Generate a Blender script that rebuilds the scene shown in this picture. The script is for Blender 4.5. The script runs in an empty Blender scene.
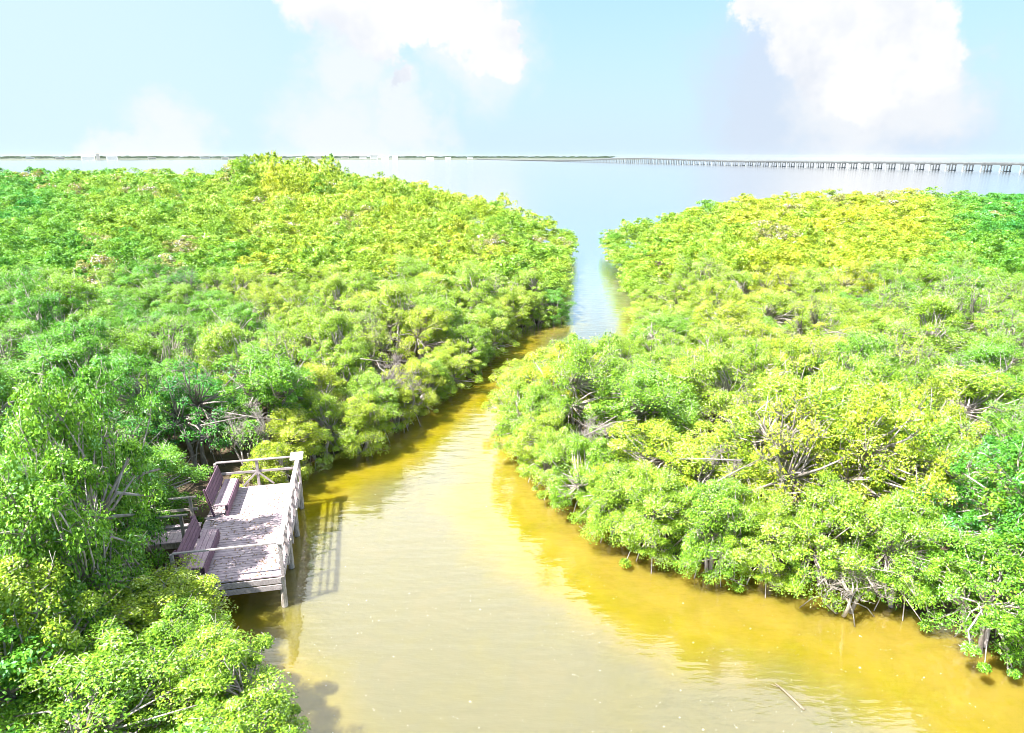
import bpy, math, random
import numpy as np
from mathutils import Vector, Matrix

S = bpy.context.scene
COL = S.collection
R = math.radians

# ------------------------------------------------------------------ camera
CAM_H = 13.0
FPX = 684.0
PITCH = math.atan(210 / FPX)
cam = bpy.data.objects.new('camera', bpy.data.cameras.new('camera'))
COL.objects.link(cam)
cam.location = (0, 0, CAM_H)
cam.rotation_euler = (math.pi / 2 - PITCH, 0, 0)
cam.data.sensor_width = 36
cam.data.lens = 36 * FPX / 1024
cam.data.clip_start = 0.1
cam.data.clip_end = 30000
S.camera = cam


def pdir(px, py):
    u = (px - 512) / FPX
    v = -(py - 366.5) / FPX
    c, s = math.cos(PITCH), math.sin(PITCH)
    return Vector((u, c + v * s, -s + v * c))


def P(px, py, z=0.0):
    d = pdir(px, py)
    t = (z - CAM_H) / d.z
    return d.x * t, d.y * t


def project(x, y, z):
    c, s = math.cos(PITCH), math.sin(PITCH)
    dz = z - CAM_H
    f = y * c - dz * s
    v = y * s + dz * c
    return 512 + FPX * x / f, 366.5 - FPX * v / f, f


# ------------------------------------------------------------------ colour management
S.view_settings.view_transform = 'Standard'
S.view_settings.look = 'None'
S.view_settings.gamma = 1
S.view_settings.use_curve_mapping = False
S.cycles.filter_width = 0.9
S.cycles.use_denoising = True
EXPO = 1.95
S.view_settings.exposure = EXPO

# ------------------------------------------------------------------ sun + sky
SUN_EL, SUN_AZ = 55.0, -122.0            # azimuth measured clockwise from +Y (negative = to the west / left)
sd_ = Vector((math.sin(R(SUN_AZ)) * math.cos(R(SUN_EL)), math.cos(R(SUN_AZ)) * math.cos(R(SUN_EL)), math.sin(R(SUN_EL))))
sun = bpy.data.objects.new('sun', bpy.data.lights.new('sun', 'SUN'))
COL.objects.link(sun)
sun.data.energy = 5.0
sun.data.angle = R(0.5)
sun.data.color = (1.0, 0.955, 0.88)
sun.rotation_euler = sd_.to_track_quat('Z', 'Y').to_euler()

W = bpy.data.worlds.new('World')
S.world = W
W.use_nodes = True


class NT:
    """small helper round a node tree"""
    def __init__(self, tree):
        self.t = tree
        self.n = tree.nodes
        self.l = tree.links

    def node(self, kind, **kw):
        n = self.n.new(kind)
        for k, v in kw.items():
            setattr(n, k, v)
        return n

    def link(self, a, b):
        self.l.new(a, b)

    def val(self, sock, v):
        if hasattr(v, 'links') or isinstance(v, bpy.types.NodeSocket):
            self.l.new(v, sock)
        else:
            sock.default_value = v

    def math(self, op, a, b=0.0, c=None, clamp=False):
        n = self.node('ShaderNodeMath', operation=op, use_clamp=clamp)
        self.val(n.inputs[0], a)
        self.val(n.inputs[1], b)
        if c is not None:
            self.val(n.inputs[2], c)
        return n.outputs[0]

    def vmath(self, op, a, b=(0, 0, 0)):
        n = self.node('ShaderNodeVectorMath', operation=op)
        self.val(n.inputs[0], a)
        self.val(n.inputs[1], b)
        return n.outputs['Value'] if op in ('DISTANCE', 'DOT_PRODUCT', 'LENGTH') else n.outputs[0]

    def mix(self, f, a, b, blend='MIX'):
        n = self.node('ShaderNodeMix', data_type='RGBA', blend_type=blend)
        self.val(n.inputs[0], f)
        self.val(n.inputs[6], a)
        self.val(n.inputs[7], b)
        return n.outputs[2]

    def noise(self, vec, scale, detail=4, rough=0.55, dist=0.0):
        n = self.node('ShaderNodeTexNoise')
        if vec is not None:
            self.val(n.inputs['Vector'], vec)
        n.inputs['Scale'].default_value = scale
        n.inputs['Detail'].default_value = detail
        n.inputs['Roughness'].default_value = rough
        n.inputs['Distortion'].default_value = dist
        return n

    def maprange(self, v, a, b, c=0.0, d=1.0, smooth=True):
        n = self.node('ShaderNodeMapRange', interpolation_type='SMOOTHSTEP' if smooth else 'LINEAR')
        self.val(n.inputs[0], v)
        for i, x in enumerate((a, b, c, d)):
            n.inputs[i + 1].default_value = x
        return n.outputs[0]


def build_world():
    t = NT(W.node_tree)
    t.n.clear()
    out = t.node('ShaderNodeOutputWorld')
    bg = t.node('ShaderNodeBackground')
    bg.inputs['Strength'].default_value = 0.15
    sky = t.node('ShaderNodeTexSky', sky_type='NISHITA')
    sky.sun_disc = False
    sky.sun_elevation = R(SUN_EL)
    sky.sun_rotation = R(SUN_AZ)
    sky.air_density = 1.0
    sky.dust_density = 0.6
    sky.ozone_density = 1.6
    tc = t.node('ShaderNodeTexCoord')
    d = t.vmath('NORMALIZE', tc.outputs['Generated'])
    wn = t.noise(d, 13.0, 9, 0.66)
    off = t.vmath('SCALE', t.vmath('SUBTRACT', wn.outputs['Color'], (0.5, 0.5, 0.5)))
    off.node.inputs['Scale'].default_value = 0.15
    dw = t.vmath('ADD', d, off)

    def blobs(items, soft, vec):
        acc = None
        for px, py, r in items:
            c = pdir(px, py).normalized()
            rr = r / FPX
            dist = t.vmath('DISTANCE', vec, tuple(c))
            m = t.maprange(dist, rr * (1 - soft), rr * (1 + soft), 1.0, 0.0)
            acc = m if acc is None else t.math('MAXIMUM', acc, m)
        return acc
    # heaps of cumulus that stand over the bay
    crisp = blobs([(875, 55, 58), (905, 52, 38), (845, 15, 52), (866, 95, 36), (880, -5, 50), (760, -8, 32), (748, 12, 15), (800, -50, 60),
                   (482, 36, 30), (505, 44, 22), (452, 20, 26), (415, 5, 36), (375, 20, 34), (350, -40, 60), (395, 80, 13), (520, 30, 10),
                   (412, -60, 60)], 0.17, dw)
    softm = blobs([(480, 40, 50), (410, 125, 36), (345, 142, 48), (165, 138, 34), (120, 150, 22), (345, 70, 34), (850, 112, 46), (915, 100, 40), (395, 95, 26)], 0.55, dw)
    grey = blobs([(785, 80, 62), (770, 112, 50), (830, 130, 58), (890, 125, 60)], 0.6, dw)
    # unseen bright cloud added above the frame for fill light and water reflections
    sep = t.node('ShaderNodeSeparateXYZ')
    t.link(d, sep.inputs[0])
    n2 = t.noise(d, 2.3, 7, 0.6)
    hi = t.math('MULTIPLY', t.maprange(n2.outputs['Fac'], 0.36, 0.52), t.math('MULTIPLY', t.maprange(sep.outputs['Z'], 0.30, 0.46), t.maprange(sep.outputs['Y'], -0.15, 0.25)))
    hazeband = t.maprange(sep.outputs['Z'], -0.02, 0.24, 1.0, 0.0)
    leftveil = t.maprange(sep.outputs['X'], -0.55, 0.12, 1.0, 0.0)

    def disp(r_, g_, b_, k=1.0):
        f = lambda c: (((c / 255 + 0.055) / 1.055) ** 2.4) * k / (2 ** EXPO) / 0.15
        return (f(r_), f(g_), f(b_), 1)
    col = sky.outputs[0]
    col = t.mix(0.9, col, disp(176, 220, 255))
    col = t.mix(t.math('MULTIPLY', hazeband, 0.8), col, disp(212, 238, 255))
    col = t.mix(t.math('MULTIPLY', leftveil, 0.85), col, disp(224, 250, 255))
    col = t.mix(t.math('MULTIPLY', grey, 0.8), col, disp(218, 229, 247))
    col = t.mix(t.math('MULTIPLY', softm, 0.72), col, disp(253, 254, 255))
    # the heaps turn faintly grey towards their lower, far side
    wn2 = t.noise(d, 7.0, 5, 0.6)
    shade = t.math('MULTIPLY', t.maprange(wn2.outputs['Fac'], 0.42, 0.66), t.maprange(sep.outputs['Z'], 0.05, 0.26, 1.0, 0.25))
    cc_ = t.mix(shade, disp(255, 255, 255, 1.06), disp(226, 234, 247))
    col = t.mix(crisp, col, cc_)
    col = t.mix(t.math('MULTIPLY', hi, 0.9), col, disp(255, 255, 255, 2.4))
    t.link(col, bg.inputs['Color'])
    t.link(bg.outputs[0], out.inputs['Surface'])


build_world()

# ------------------------------------------------------------------ mesh helpers


class MB:
    def __init__(self):
        self.v = []
        self.f = []

    def add(self, vs, fs):
        b = len(self.v)
        self.v += [tuple(p) for p in vs]
        self.f += [tuple(i + b for i in q) for q in fs]
        return self

    def box(self, c, s, rz=0.0, rx=0.0, ry=0.0, jit=0.0, rng=random):
        m = Matrix.Translation(c) @ Matrix.Rotation(rz, 4, 'Z') @ Matrix.Rotation(ry, 4, 'Y') @ Matrix.Rotation(rx, 4, 'X')
        vs = []
        for x in (-.5, .5):
            for y in (-.5, .5):
                for z in (-.5, .5):
                    p = Vector((x * s[0], y * s[1], z * s[2]))
                    if jit:
                        p += Vector((rng.uniform(-jit, jit), rng.uniform(-jit, jit), rng.uniform(-jit, jit)))
                    vs.append(m @ p)
        self.add(vs, [(0, 1, 3, 2), (4, 6, 7, 5), (0, 4, 5, 1), (2, 3, 7, 6), (0, 2, 6, 4), (1, 5, 7, 3)])
        return self

    def beam(self, a, b, w, h):
        """rectangular bar from a to b, w wide (horizontal) and h high"""
        a, b = Vector(a), Vector(b)
        d = (b - a)
        L = d.length
        d.normalize()
        side = d.cross(Vector((0, 0, 1)))
        if side.length < 1e-4:
            side = Vector((1, 0, 0))
        side.normalize()
        up = side.cross(d)
        vs = []
        for p in (a, b):
            for sx, sz in ((-1, -1), (1, -1), (1, 1), (-1, 1)):
                vs.append(p + side * (sx * w / 2) + up * (sz * h / 2))
        self.add(vs, [(3, 2, 1, 0), (4, 5, 6, 7), (0, 1, 5, 4), (1, 2, 6, 5), (2, 3, 7, 6), (3, 0, 4, 7)])
        return self

    def tube(self, pts, rad, n=6):
        pts = [Vector(p) for p in pts]
        vs, fs = [], []
        for i, p in enumerate(pts):
            d = (pts[min(i + 1, len(pts) - 1)] - pts[max(i - 1, 0)]).normalized()
            a = d.cross(Vector((0.31, 0.2, 0.93)))
            if a.length < 1e-3:
                a = Vector((1, 0, 0))
            a.normalize()
            b = d.cross(a)
            for k in range(n):
                t = 2 * math.pi * k / n
                vs.append(p + (a * math.cos(t) + b * math.sin(t)) * rad[i])
        for i in range(len(pts) - 1):
            for k in range(n):
                k2 = (k + 1) % n
                fs.append((i * n + k, i * n + k2, (i + 1) * n + k2, (i + 1) * n + k))
        fs.append(tuple(range(n - 1, -1, -1)))
        fs.append(tuple((len(pts) - 1) * n + k for k in range(n)))
        self.add(vs, fs)
        return self

    def mesh(self, name, mat=None, smooth=False):
        me = bpy.data.meshes.new(name)
        me.from_pydata(self.v, [], self.f)
        if mat:
            me.materials.append(mat)
        if smooth:
            me.polygons.foreach_set('use_smooth', [True] * len(me.polygons))
        me.update()
        return me

    def build(self, name, mat, parent=None, smooth=False, bevel=0.0):
        o = bpy.data.objects.new(name, self.mesh(name, mat, smooth))
        COL.objects.link(o)
        o.parent = parent
        if bevel:
            m = o.modifiers.new('bevel', 'BEVEL')
            m.width = bevel
            m.segments = 1
            m.limit_method = 'ANGLE'
        return o


def tag(o, label=None, cat=None, group=None, kind=None):
    if label:
        o['label'] = label
    if cat:
        o['category'] = cat
    if group:
        o['group'] = group
    if kind:
        o['kind'] = kind
    return o


def empty(name, loc, rz=0.0):
    o = bpy.data.objects.new(name, None)
    o.location = loc
    o.rotation_euler = (0, 0, rz)
    COL.objects.link(o)
    return o


def quads_mesh(name, verts, nquad, mat, attrs=None):
    """verts: (4*nquad,3) array, independent quads; attrs: {name: (domain,type,array)}"""
    me = bpy.data.meshes.new(name)
    me.vertices.add(4 * nquad)
    me.vertices.foreach_set('co', verts.astype(np.float32).ravel())
    me.loops.add(4 * nquad)
    me.loops.foreach_set('vertex_index', np.arange(4 * nquad, dtype=np.int32))
    me.polygons.add(nquad)
    me.polygons.foreach_set('loop_start', np.arange(0, 4 * nquad, 4, dtype=np.int32))
    me.update(calc_edges=True)
    for k, (typ, arr) in (attrs or {}).items():
        a = me.attributes.new(k, typ, 'FACE')
        a.data.foreach_set('value' if typ == 'FLOAT' else 'color', arr.astype(np.float32).ravel())
    me.materials.append(mat)
    return me


# ------------------------------------------------------------------ materials
def new_mat(name):
    m = bpy.data.materials.new(name)
    m.use_nodes = True
    t = NT(m.node_tree)
    t.n.clear()
    out = t.node('ShaderNodeOutputMaterial')
    return m, t, out


def pos(t):
    return t.node('ShaderNodeNewGeometry').outputs['Position']


def foliage_mat(name, from_attr):
    m, t, out = new_mat(name)
    if from_attr:
        a = t.node('ShaderNodeAttribute', attribute_name='tint')
        tint = a.outputs['Color']
    else:
        tint = t.node('ShaderNodeObjectInfo').outputs['Color']
    v = t.node('ShaderNodeAttribute', attribute_name='vary').outputs['Fac']
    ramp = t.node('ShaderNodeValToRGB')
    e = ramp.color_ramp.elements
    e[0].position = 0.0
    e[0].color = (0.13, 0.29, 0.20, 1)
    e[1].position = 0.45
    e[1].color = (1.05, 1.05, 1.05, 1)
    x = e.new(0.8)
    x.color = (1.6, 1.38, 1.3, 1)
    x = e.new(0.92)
    x.color = (2.6, 2.05, 12.0, 1)  # pale undersides, with waxy gloss highlights put into the leaf colour
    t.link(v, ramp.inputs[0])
    col = t.mix(1.0, tint, ramp.outputs[0], 'MULTIPLY')
    df = t.node('ShaderNodeBsdfPrincipled')
    df.inputs['Roughness'].default_value = 0.42
    df.inputs['Specular IOR Level'].default_value = 0.35
    t.link(col, df.inputs['Base Color'])
    tr = t.node('ShaderNodeBsdfTranslucent')
    t.link(t.mix(1.0, col, (1.35, 1.25, 0.35, 1), 'MULTIPLY'), tr.inputs['Color'])
    mx = t.node('ShaderNodeMixShader')
    mx.inputs[0].default_value = 0.27
    t.link(df.outputs[0], mx.inputs[1])
    t.link(tr.outputs[0], mx.inputs[2])
    t.link(mx.outputs[0], out.inputs['Surface'])
    return m


def wood_mat(name, base, dark, scale=3.0, rough=0.85, stretch=(1, 12, 12), bump=0.3):
    m, t, out = new_mat(name)
    tc = t.node('ShaderNodeTexCoord')
    v = t.vmath('MULTIPLY', tc.outputs['Object'], stretch)
    n = t.noise(v, scale, 6, 0.65)
    n2 = t.noise(tc.outputs['Object'], 1.7, 4, 0.6)
    col = t.mix(t.maprange(n.outputs['Fac'], 0.3, 0.7), (*dark, 1), (*base, 1))
    col = t.mix(t.maprange(n2.outputs['Fac'], 0.4, 0.75, 0, 0.5), col, (*[c * 0.55 for c in base], 1))
    b = t.node('ShaderNodeBsdfPrincipled')
    b.inputs['Roughness'].default_value = rough
    t.link(col, b.inputs['Base Color'])
    bp = t.node('ShaderNodeBump')
    bp.inputs['Strength'].default_value = bump
    bp.inputs['Distance'].default_value = 0.01
    t.link(n.outputs['Fac'], bp.inputs['Height'])
    t.link(bp.outputs[0], b.inputs['Normal'])
    t.link(b.outputs[0], out.inputs['Surface'])
    return m


def noisy_mat(name, a, b_, scale, rough=0.9, bump=0.0, bdist=0.05):
    m, t, out = new_mat(name)
    p = pos(t)
    n = t.noise(p, scale, 6, 0.6)
    col = t.mix(t.maprange(n.outputs['Fac'], 0.35, 0.65), (*a, 1), (*b_, 1))
    b = t.node('ShaderNodeBsdfPrincipled')
    b.inputs['Roughness'].default_value = rough
    t.link(col, b.inputs['Base Color'])
    if bump:
        bp = t.node('ShaderNodeBump')
        bp.inputs['Strength'].default_value = bump
        bp.inputs['Distance'].default_value = bdist
        t.link(n.outputs['Fac'], bp.inputs['Height'])
        t.link(bp.outputs[0], b.inputs['Normal'])
    t.link(b.outputs[0], out.inputs['Surface'])
    return m


M_LEAF = foliage_mat('mangrove_leaves', False)
M_LEAF_FAR = foliage_mat('mangrove_leaves_mass', True)
M_BARK = wood_mat('mangrove_bark', (0.52, 0.46, 0.45), (0.24, 0.19, 0.19), 4.0, 0.9, (3, 3, 1))
M_DEAD = wood_mat('dead_wood', (0.36, 0.32, 0.31), (0.17, 0.14, 0.13), 4.0, 0.9, (3, 3, 1))
M_DECK = wood_mat('weathered_deck_boards', (0.54, 0.45, 0.48), (0.24, 0.18, 0.22), 2.5, 0.85, (1, 14, 14))
M_RAIL = wood_mat('weathered_rail_wood', (0.44, 0.39, 0.39), (0.24, 0.20, 0.20), 3.0, 0.85, (6, 6, 6))
M_BENCH = wood_mat('shaded_bench_wood', (0.17, 0.095, 0.145), (0.09, 0.05, 0.08), 3.0, 0.8, (14, 1, 14))  # purple shade on backrest and panel is put into the wood colour
M_SEAT = wood_mat('sunlit_seat_wood', (0.50, 0.38, 0.42), (0.28, 0.18, 0.23), 3.0, 0.8, (14, 1, 14))  # paler copy of the bench wood, sunlight on the seat put into its colour
M_PILE = wood_mat('pile_wood', (0.42, 0.38, 0.34), (0.18, 0.15, 0.12), 4.0, 0.9, (4, 4, 1))
M_DRIFT = wood_mat('driftwood', (0.22, 0.18, 0.13), (0.12, 0.09, 0.06), 4.0)
M_BOARD = noisy_mat('painted_white_board', (0.78, 0.77, 0.74), (0.66, 0.64, 0.62), 6.0, 0.6)
M_CONC = noisy_mat('bridge_concrete_shaded', (0.05, 0.055, 0.06), (0.04, 0.045, 0.05), 0.2)  # road deck: dark shade of the underside put into the concrete colour
M_CONCD = noisy_mat('bridge_barrier_concrete', (0.13, 0.15, 0.16), (0.10, 0.11, 0.12), 0.2)
M_PIERS = noisy_mat('pier_concrete', (0.25, 0.27, 0.28), (0.20, 0.22, 0.23), 0.3)
M_MUD = noisy_mat('mangrove_mud', (0.12, 0.085, 0.05), (0.05, 0.035, 0.022), 1.3, 0.8, 0.6, 0.08)
M_FOAM = noisy_mat('floating_foam', (0.8, 0.8, 0.76), (0.7, 0.68, 0.6), 9.0, 0.6)

# ------------------------------------------------------------------ banks
LEFT = np.array([(-4.2, -40), (-4.4, 5), (-4.9, 12.0), (-5.8, 13.9), (-8.0, 15.5), (-9.6, 16.9), (-9.4, 20), (-9.2, 23), (-8.2, 24.4), (-7.7, 26.8),
                 (-5.8, 28.2), (-4.4, 32.2), (-2.9, 36.2), (-1.0, 42.5), (1.0, 51.0), (4.2, 54.0), (4.9, 63.6), (6.4, 77.8), (8.8, 99.5),
                 (2.5, 122), (-14, 165), (-42, 225), (-100, 290), (-420, 320), (-420, -40)], float)
RIGHT = np.array([(13.2, 99.5), (12.2, 87.8), (11.4, 71.4), (10.0, 58), (9.6, 52), (8.6, 46), (6.0, 41.5), (2.5, 40), (-.3, 37.5), (-.4, 30.3), (.2, 24.6), (1.5, 23.2),
                  (2.6, 20.6), (4.3, 18.9), (6, 18.1), (7.8, 17.8), (9.7, 17.2), (10.7, 16.3), (11.7, 15.2), (12.2, 14.0), (12.6, 13.2),
                  (14, 8), (14, -40), (460, -40), (460, 200), (150, 190), (62, 172), (36, 138), (19, 106)], float)


def poly_sd(X, Y, poly):
    """signed distance, positive inside"""
    X = np.asarray(X, float)
    Y = np.asarray(Y, float)
    best = np.full(X.shape, 1e9)
    inside = np.zeros(X.shape, bool)
    n = len(poly)
    for i in range(n):
        ax, ay = poly[i]
        bx, by = poly[(i + 1) % n]
        dx, dy = bx - ax, by - ay
        t = np.clip(((X - ax) * dx + (Y - ay) * dy) / (dx * dx + dy * dy), 0, 1)
        best = np.minimum(best, np.hypot(X - ax - t * dx, Y - ay - t * dy))
        cond = ((ay > Y) != (by > Y))
        with np.errstate(divide='ignore', invalid='ignore'):
            xc = dx * (Y - ay) / (dy if dy else 1e-9) + ax
        inside ^= cond & (X < xc)
    return np.where(inside, best, -best)


rng = np.random.default_rng(11)
random.seed(5)


def wob(X, Y):
    return (0.28 * np.sin(X * 1.7 + 1.3 * np.sin(Y * 0.9)) + 0.22 * np.sin(Y * 2.3 + X * 0.8) + 0.15 * np.sin(4.1 * X - 2.9 * Y))


def axis(lo, hi, step, far, n):
    core = np.arange(lo, hi + 1e-6, step)
    g = np.geomspace(step * 1.5, far, n)
    return np.concatenate([(lo - g)[::-1], core, hi + g])


def grid_mesh(name, xs, ys, zfun, mat):
    X, Y = np.meshgrid(xs, ys)
    Z = zfun(X, Y)
    nx, ny = len(xs), len(ys)
    me = bpy.data.meshes.new(name)
    co = np.stack([X, Y, Z], -1).reshape(-1, 3)
    i = np.arange(nx * ny).reshape(ny, nx)
    q = np.stack([i[:-1, :-1], i[:-1, 1:], i[1:, 1:], i[1:, :-1]], -1).reshape(-1, 4)
    me.vertices.add(len(co))
    me.vertices.foreach_set('co', co.astype(np.float32).ravel())
    me.loops.add(q.size)
    me.loops.foreach_set('vertex_index', q.astype(np.int32).ravel())
    me.polygons.add(len(q))
    me.polygons.foreach_set('loop_start', np.arange(0, q.size, 4, dtype=np.int32))
    me.update(calc_edges=True)
    me.polygons.foreach_set('use_smooth', [True] * len(q))
    me.materials.append(mat)
    o = bpy.data.objects.new(name, me)
    COL.objects.link(o)
    return o, X, Y


def land_sd(X, Y):
    return np.maximum(poly_sd(X, Y, LEFT), poly_sd(X, Y, RIGHT))


def ground_z(X, Y):
    s = land_sd(X, Y) + wob(X, Y) * 0.8 - 1.7
    z = np.clip(s * 0.16, -1.2, 0.28)
    return z + 0.03 * wob(X * 2.1, Y * 2.3) * (z > -0.5)


XS = axis(-45, 55, 0.5, 8000, 26)
YS = axis(-12, 115, 0.5, 8500, 26)
g, _, _ = grid_mesh('ground', XS, YS, ground_z, M_MUD)
tag(g, 'dark wet mud under the mangroves and the bed of the bay', kind='structure')


def water_mat():
    m, t, out = new_mat('creek_and_bay_water')
    p = pos(t)
    sh = t.node('ShaderNodeAttribute', attribute_name='shallow').outputs['Fac']
    bay = t.node('ShaderNodeAttribute', attribute_name='bay').outputs['Fac']
    n1 = t.noise(p, 0.55, 5, 0.6, 0.6)
    n2 = t.noise(p, 3.0, 5, 0.7)
    body = t.mix(t.maprange(n1.outputs['Fac'], 0.35, 0.65), (0.145, 0.120, 0.001, 1), (0.190, 0.146, 0.001, 1))
    dp = t.node('ShaderNodeAttribute', attribute_name='depth').outputs['Fac']
    dp = t.math('ADD', dp, t.math('MULTIPLY', t.math('SUBTRACT', n1.outputs['Fac'], 0.5), 0.8), clamp=True)
    body = t.mix(dp, body, (0.098, 0.090, 0.036, 1))
    shf = t.math('ADD', sh, t.math('MULTIPLY', t.math('SUBTRACT', n1.outputs['Fac'], 0.5), 0.9), clamp=True)
    shf = t.math('MULTIPLY', shf, t.maprange(n2.outputs['Fac'], 0.25, 0.6, 0.6, 1.0))
    body = t.mix(t.math('MULTIPLY', shf, 0.4), body, (0.25, 0.165, 0.050, 1))
    body = t.mix(bay, body, (0.29, 0.31, 0.31, 1))  # pale bay water, lightened further to put sky glare into its colour
    # ripples: gentle near, longer swell out in the bay
    pv = t.vmath('MULTIPLY', p, (0.55, 1.5, 1.0))
    r1 = t.noise(pv, 1.6, 3, 0.5)
    r2 = t.noise(p, 9.0, 2, 0.5)
    h = t.math('ADD', t.math('MULTIPLY', r1.outputs['Fac'], 1.0), t.math('MULTIPLY', r2.outputs['Fac'], 0.06))
    bp = t.node('ShaderNodeBump')
    bp.inputs['Strength'].default_value = 0.45
    bp.inputs['Distance'].default_value = 0.06
    t.link(h, bp.inputs['Height'])
    df = t.node('ShaderNodeBsdfPrincipled')
    df.inputs['Specular IOR Level'].default_value = 0.0
    df.inputs['Roughness'].default_value = 1.0
    df.inputs['Subsurface Weight'].default_value = 1.0
    df.inputs['Subsurface Radius'].default_value = (0.9, 0.8, 0.5)
    df.inputs['Subsurface Scale'].default_value = 1.7
    t.link(body, df.inputs['Base Color'])
    gl = t.node('ShaderNodeBsdfGlossy')
    gl.inputs['Color'].default_value = (1, 1, 1, 1)
    t.link(t.math('ADD', t.math('MULTIPLY', bay, 0.09), 0.035), gl.inputs['Roughness'])
    t.link(bp.outputs[0], gl.inputs['Normal'])
    fr = t.node('ShaderNodeFresnel')
    fr.inputs['IOR'].default_value = 1.5
    t.link(bp.outputs[0], fr.inputs['Normal'])
    f = t.math('MULTIPLY', fr.outputs[0], 2.3, clamp=True)
    mx = t.node('ShaderNodeMixShader')
    t.link(f, mx.inputs[0])
    t.link(df.outputs[0], mx.inputs[1])
    t.link(gl.outputs[0], mx.inputs[2])
    t.link(mx.outputs[0], out.inputs['Surface'])
    return m


M_WATER = water_mat()
w, X, Y = grid_mesh('water', XS, YS, lambda X, Y: np.zeros_like(X), M_WATER)
s = -land_sd(X, Y)
right = poly_sd(X, Y, RIGHT)
shal = np.clip(1 - (-right) / 4.2, 0, 1) * np.clip((X + 1) / 5, 0, 1) * (Y < 35) + 0.55 * np.clip(1 - s / 1.6, 0, 1)
a = w.data.attributes.new('shallow', 'FLOAT', 'POINT')
a.data.foreach_set('value', np.clip(shal, 0, 1).astype(np.float32).ravel())
bayv = np.clip((Y - 46) / 45, 0, 1)
bayv = bayv * bayv * (3 - 2 * bayv)
sr_, sl_ = -right, -poly_sd(X, Y, LEFT)
sr2 = sr_ + 0.9 * wob(X * 0.8, Y * 0.8)
dep = np.minimum(np.clip((sr2 - np.where(Y < 26, 1.7, 0.5)) / 2.6, 0, 1), np.clip((sl_ - np.where(Y < 17, 0.0, 0.7)) / 2.4, 0, 1))
dep = dep * dep * (3 - 2 * dep)
a = w.data.attributes.new('depth', 'FLOAT', 'POINT')
a.data.foreach_set('value', dep.astype(np.float32).ravel())
a = w.data.attributes.new('bay', 'FLOAT', 'POINT')
a.data.foreach_set('value', bayv.astype(np.float32).ravel())
tag(w, 'yellow brown tannin creek water opening into the pale blue bay', kind='structure')

# ------------------------------------------------------------------ mangrove variants


def leaf_quads(centers, radii, flat, nper, rg, size):
    """diamond shaped leaves over the upper shell of each clump"""
    n = len(centers) * nper
    c = np.repeat(centers, nper, 0)
    r = np.repeat(radii, nper)[:, None]
    u = rg.normal(size=(n, 3))
    u /= np.linalg.norm(u, axis=1)[:, None]
    u[:, 2] = np.where(u[:, 2] < -0.35, -u[:, 2], u[:, 2])
    p = c + u * r * np.array([1, 1, flat]) * (rg.uniform(0.55, 1.08, (n, 1)))
    nrm = u * 0.55 + np.array([0, 0, 0.65]) + rg.normal(size=(n, 3)) * 0.42
    nrm /= np.linalg.norm(nrm, axis=1)[:, None]
    tdir = u * 0.8 + rg.normal(size=(n, 3)) * 0.7
    tdir -= nrm * np.sum(tdir * nrm, 1)[:, None]
    tdir /= np.linalg.norm(tdir, axis=1)[:, None]
    sdir = np.cross(nrm, tdir)
    L = size * rg.uniform(0.7, 1.3, (n, 1))
    Wd = L * rg.uniform(0.40, 0.55, (n, 1))
    q = np.stack([p - tdir * L / 2, p + sdir * Wd / 2 - tdir * L * 0.05, p + tdir * L / 2, p - sdir * Wd / 2 - tdir * L * 0.05], 1)
    cl = np.repeat(rg.uniform(-0.16, 0.16, len(centers)), nper)
    vary = np.clip(rg.uniform(0, 1, n) * 0.8 + 0.1 + cl, 0, 1)
    return q.reshape(-1, 3), vary


def crown_centers(rg, n, RR, zc, zs):
    u = rg.normal(size=(n, 3))
    u /= np.linalg.norm(u, axis=1)[:, None]
    u[:, 2] = np.where(u[:, 2] < -0.8, -u[:, 2], u[:, 2])
    lump = 1 + 0.22 * np.sin(3 * np.arctan2(u[:, 1], u[:, 0]) + rg.uniform(0, 6)) + 0.1 * np.sin(5 * np.arctan2(u[:, 1], u[:, 0]) + rg.uniform(0, 6))
    k = rg.uniform(0.62, 1.0, n)
    k[: n // 5] *= 0.55
    low = np.clip(-u[:, 2], 0, 1)
    hh = np.hypot(u[:, 0], u[:, 1]) + 1e-6
    gain = 1 + (np.sqrt(np.clip(1 - low ** 3, 0.15, 1)) / hh - 1) * (low > 0) * 0.9
    u[:, 0] *= gain
    u[:, 1] *= gain
    c = np.stack([u[:, 0] * RR * k * lump, u[:, 1] * RR * k * lump, zc + u[:, 2] * zs * k], 1)
    rad = 0.17 + 0.40 * rg.random(n) ** 1.3
    return c, rad


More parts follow.
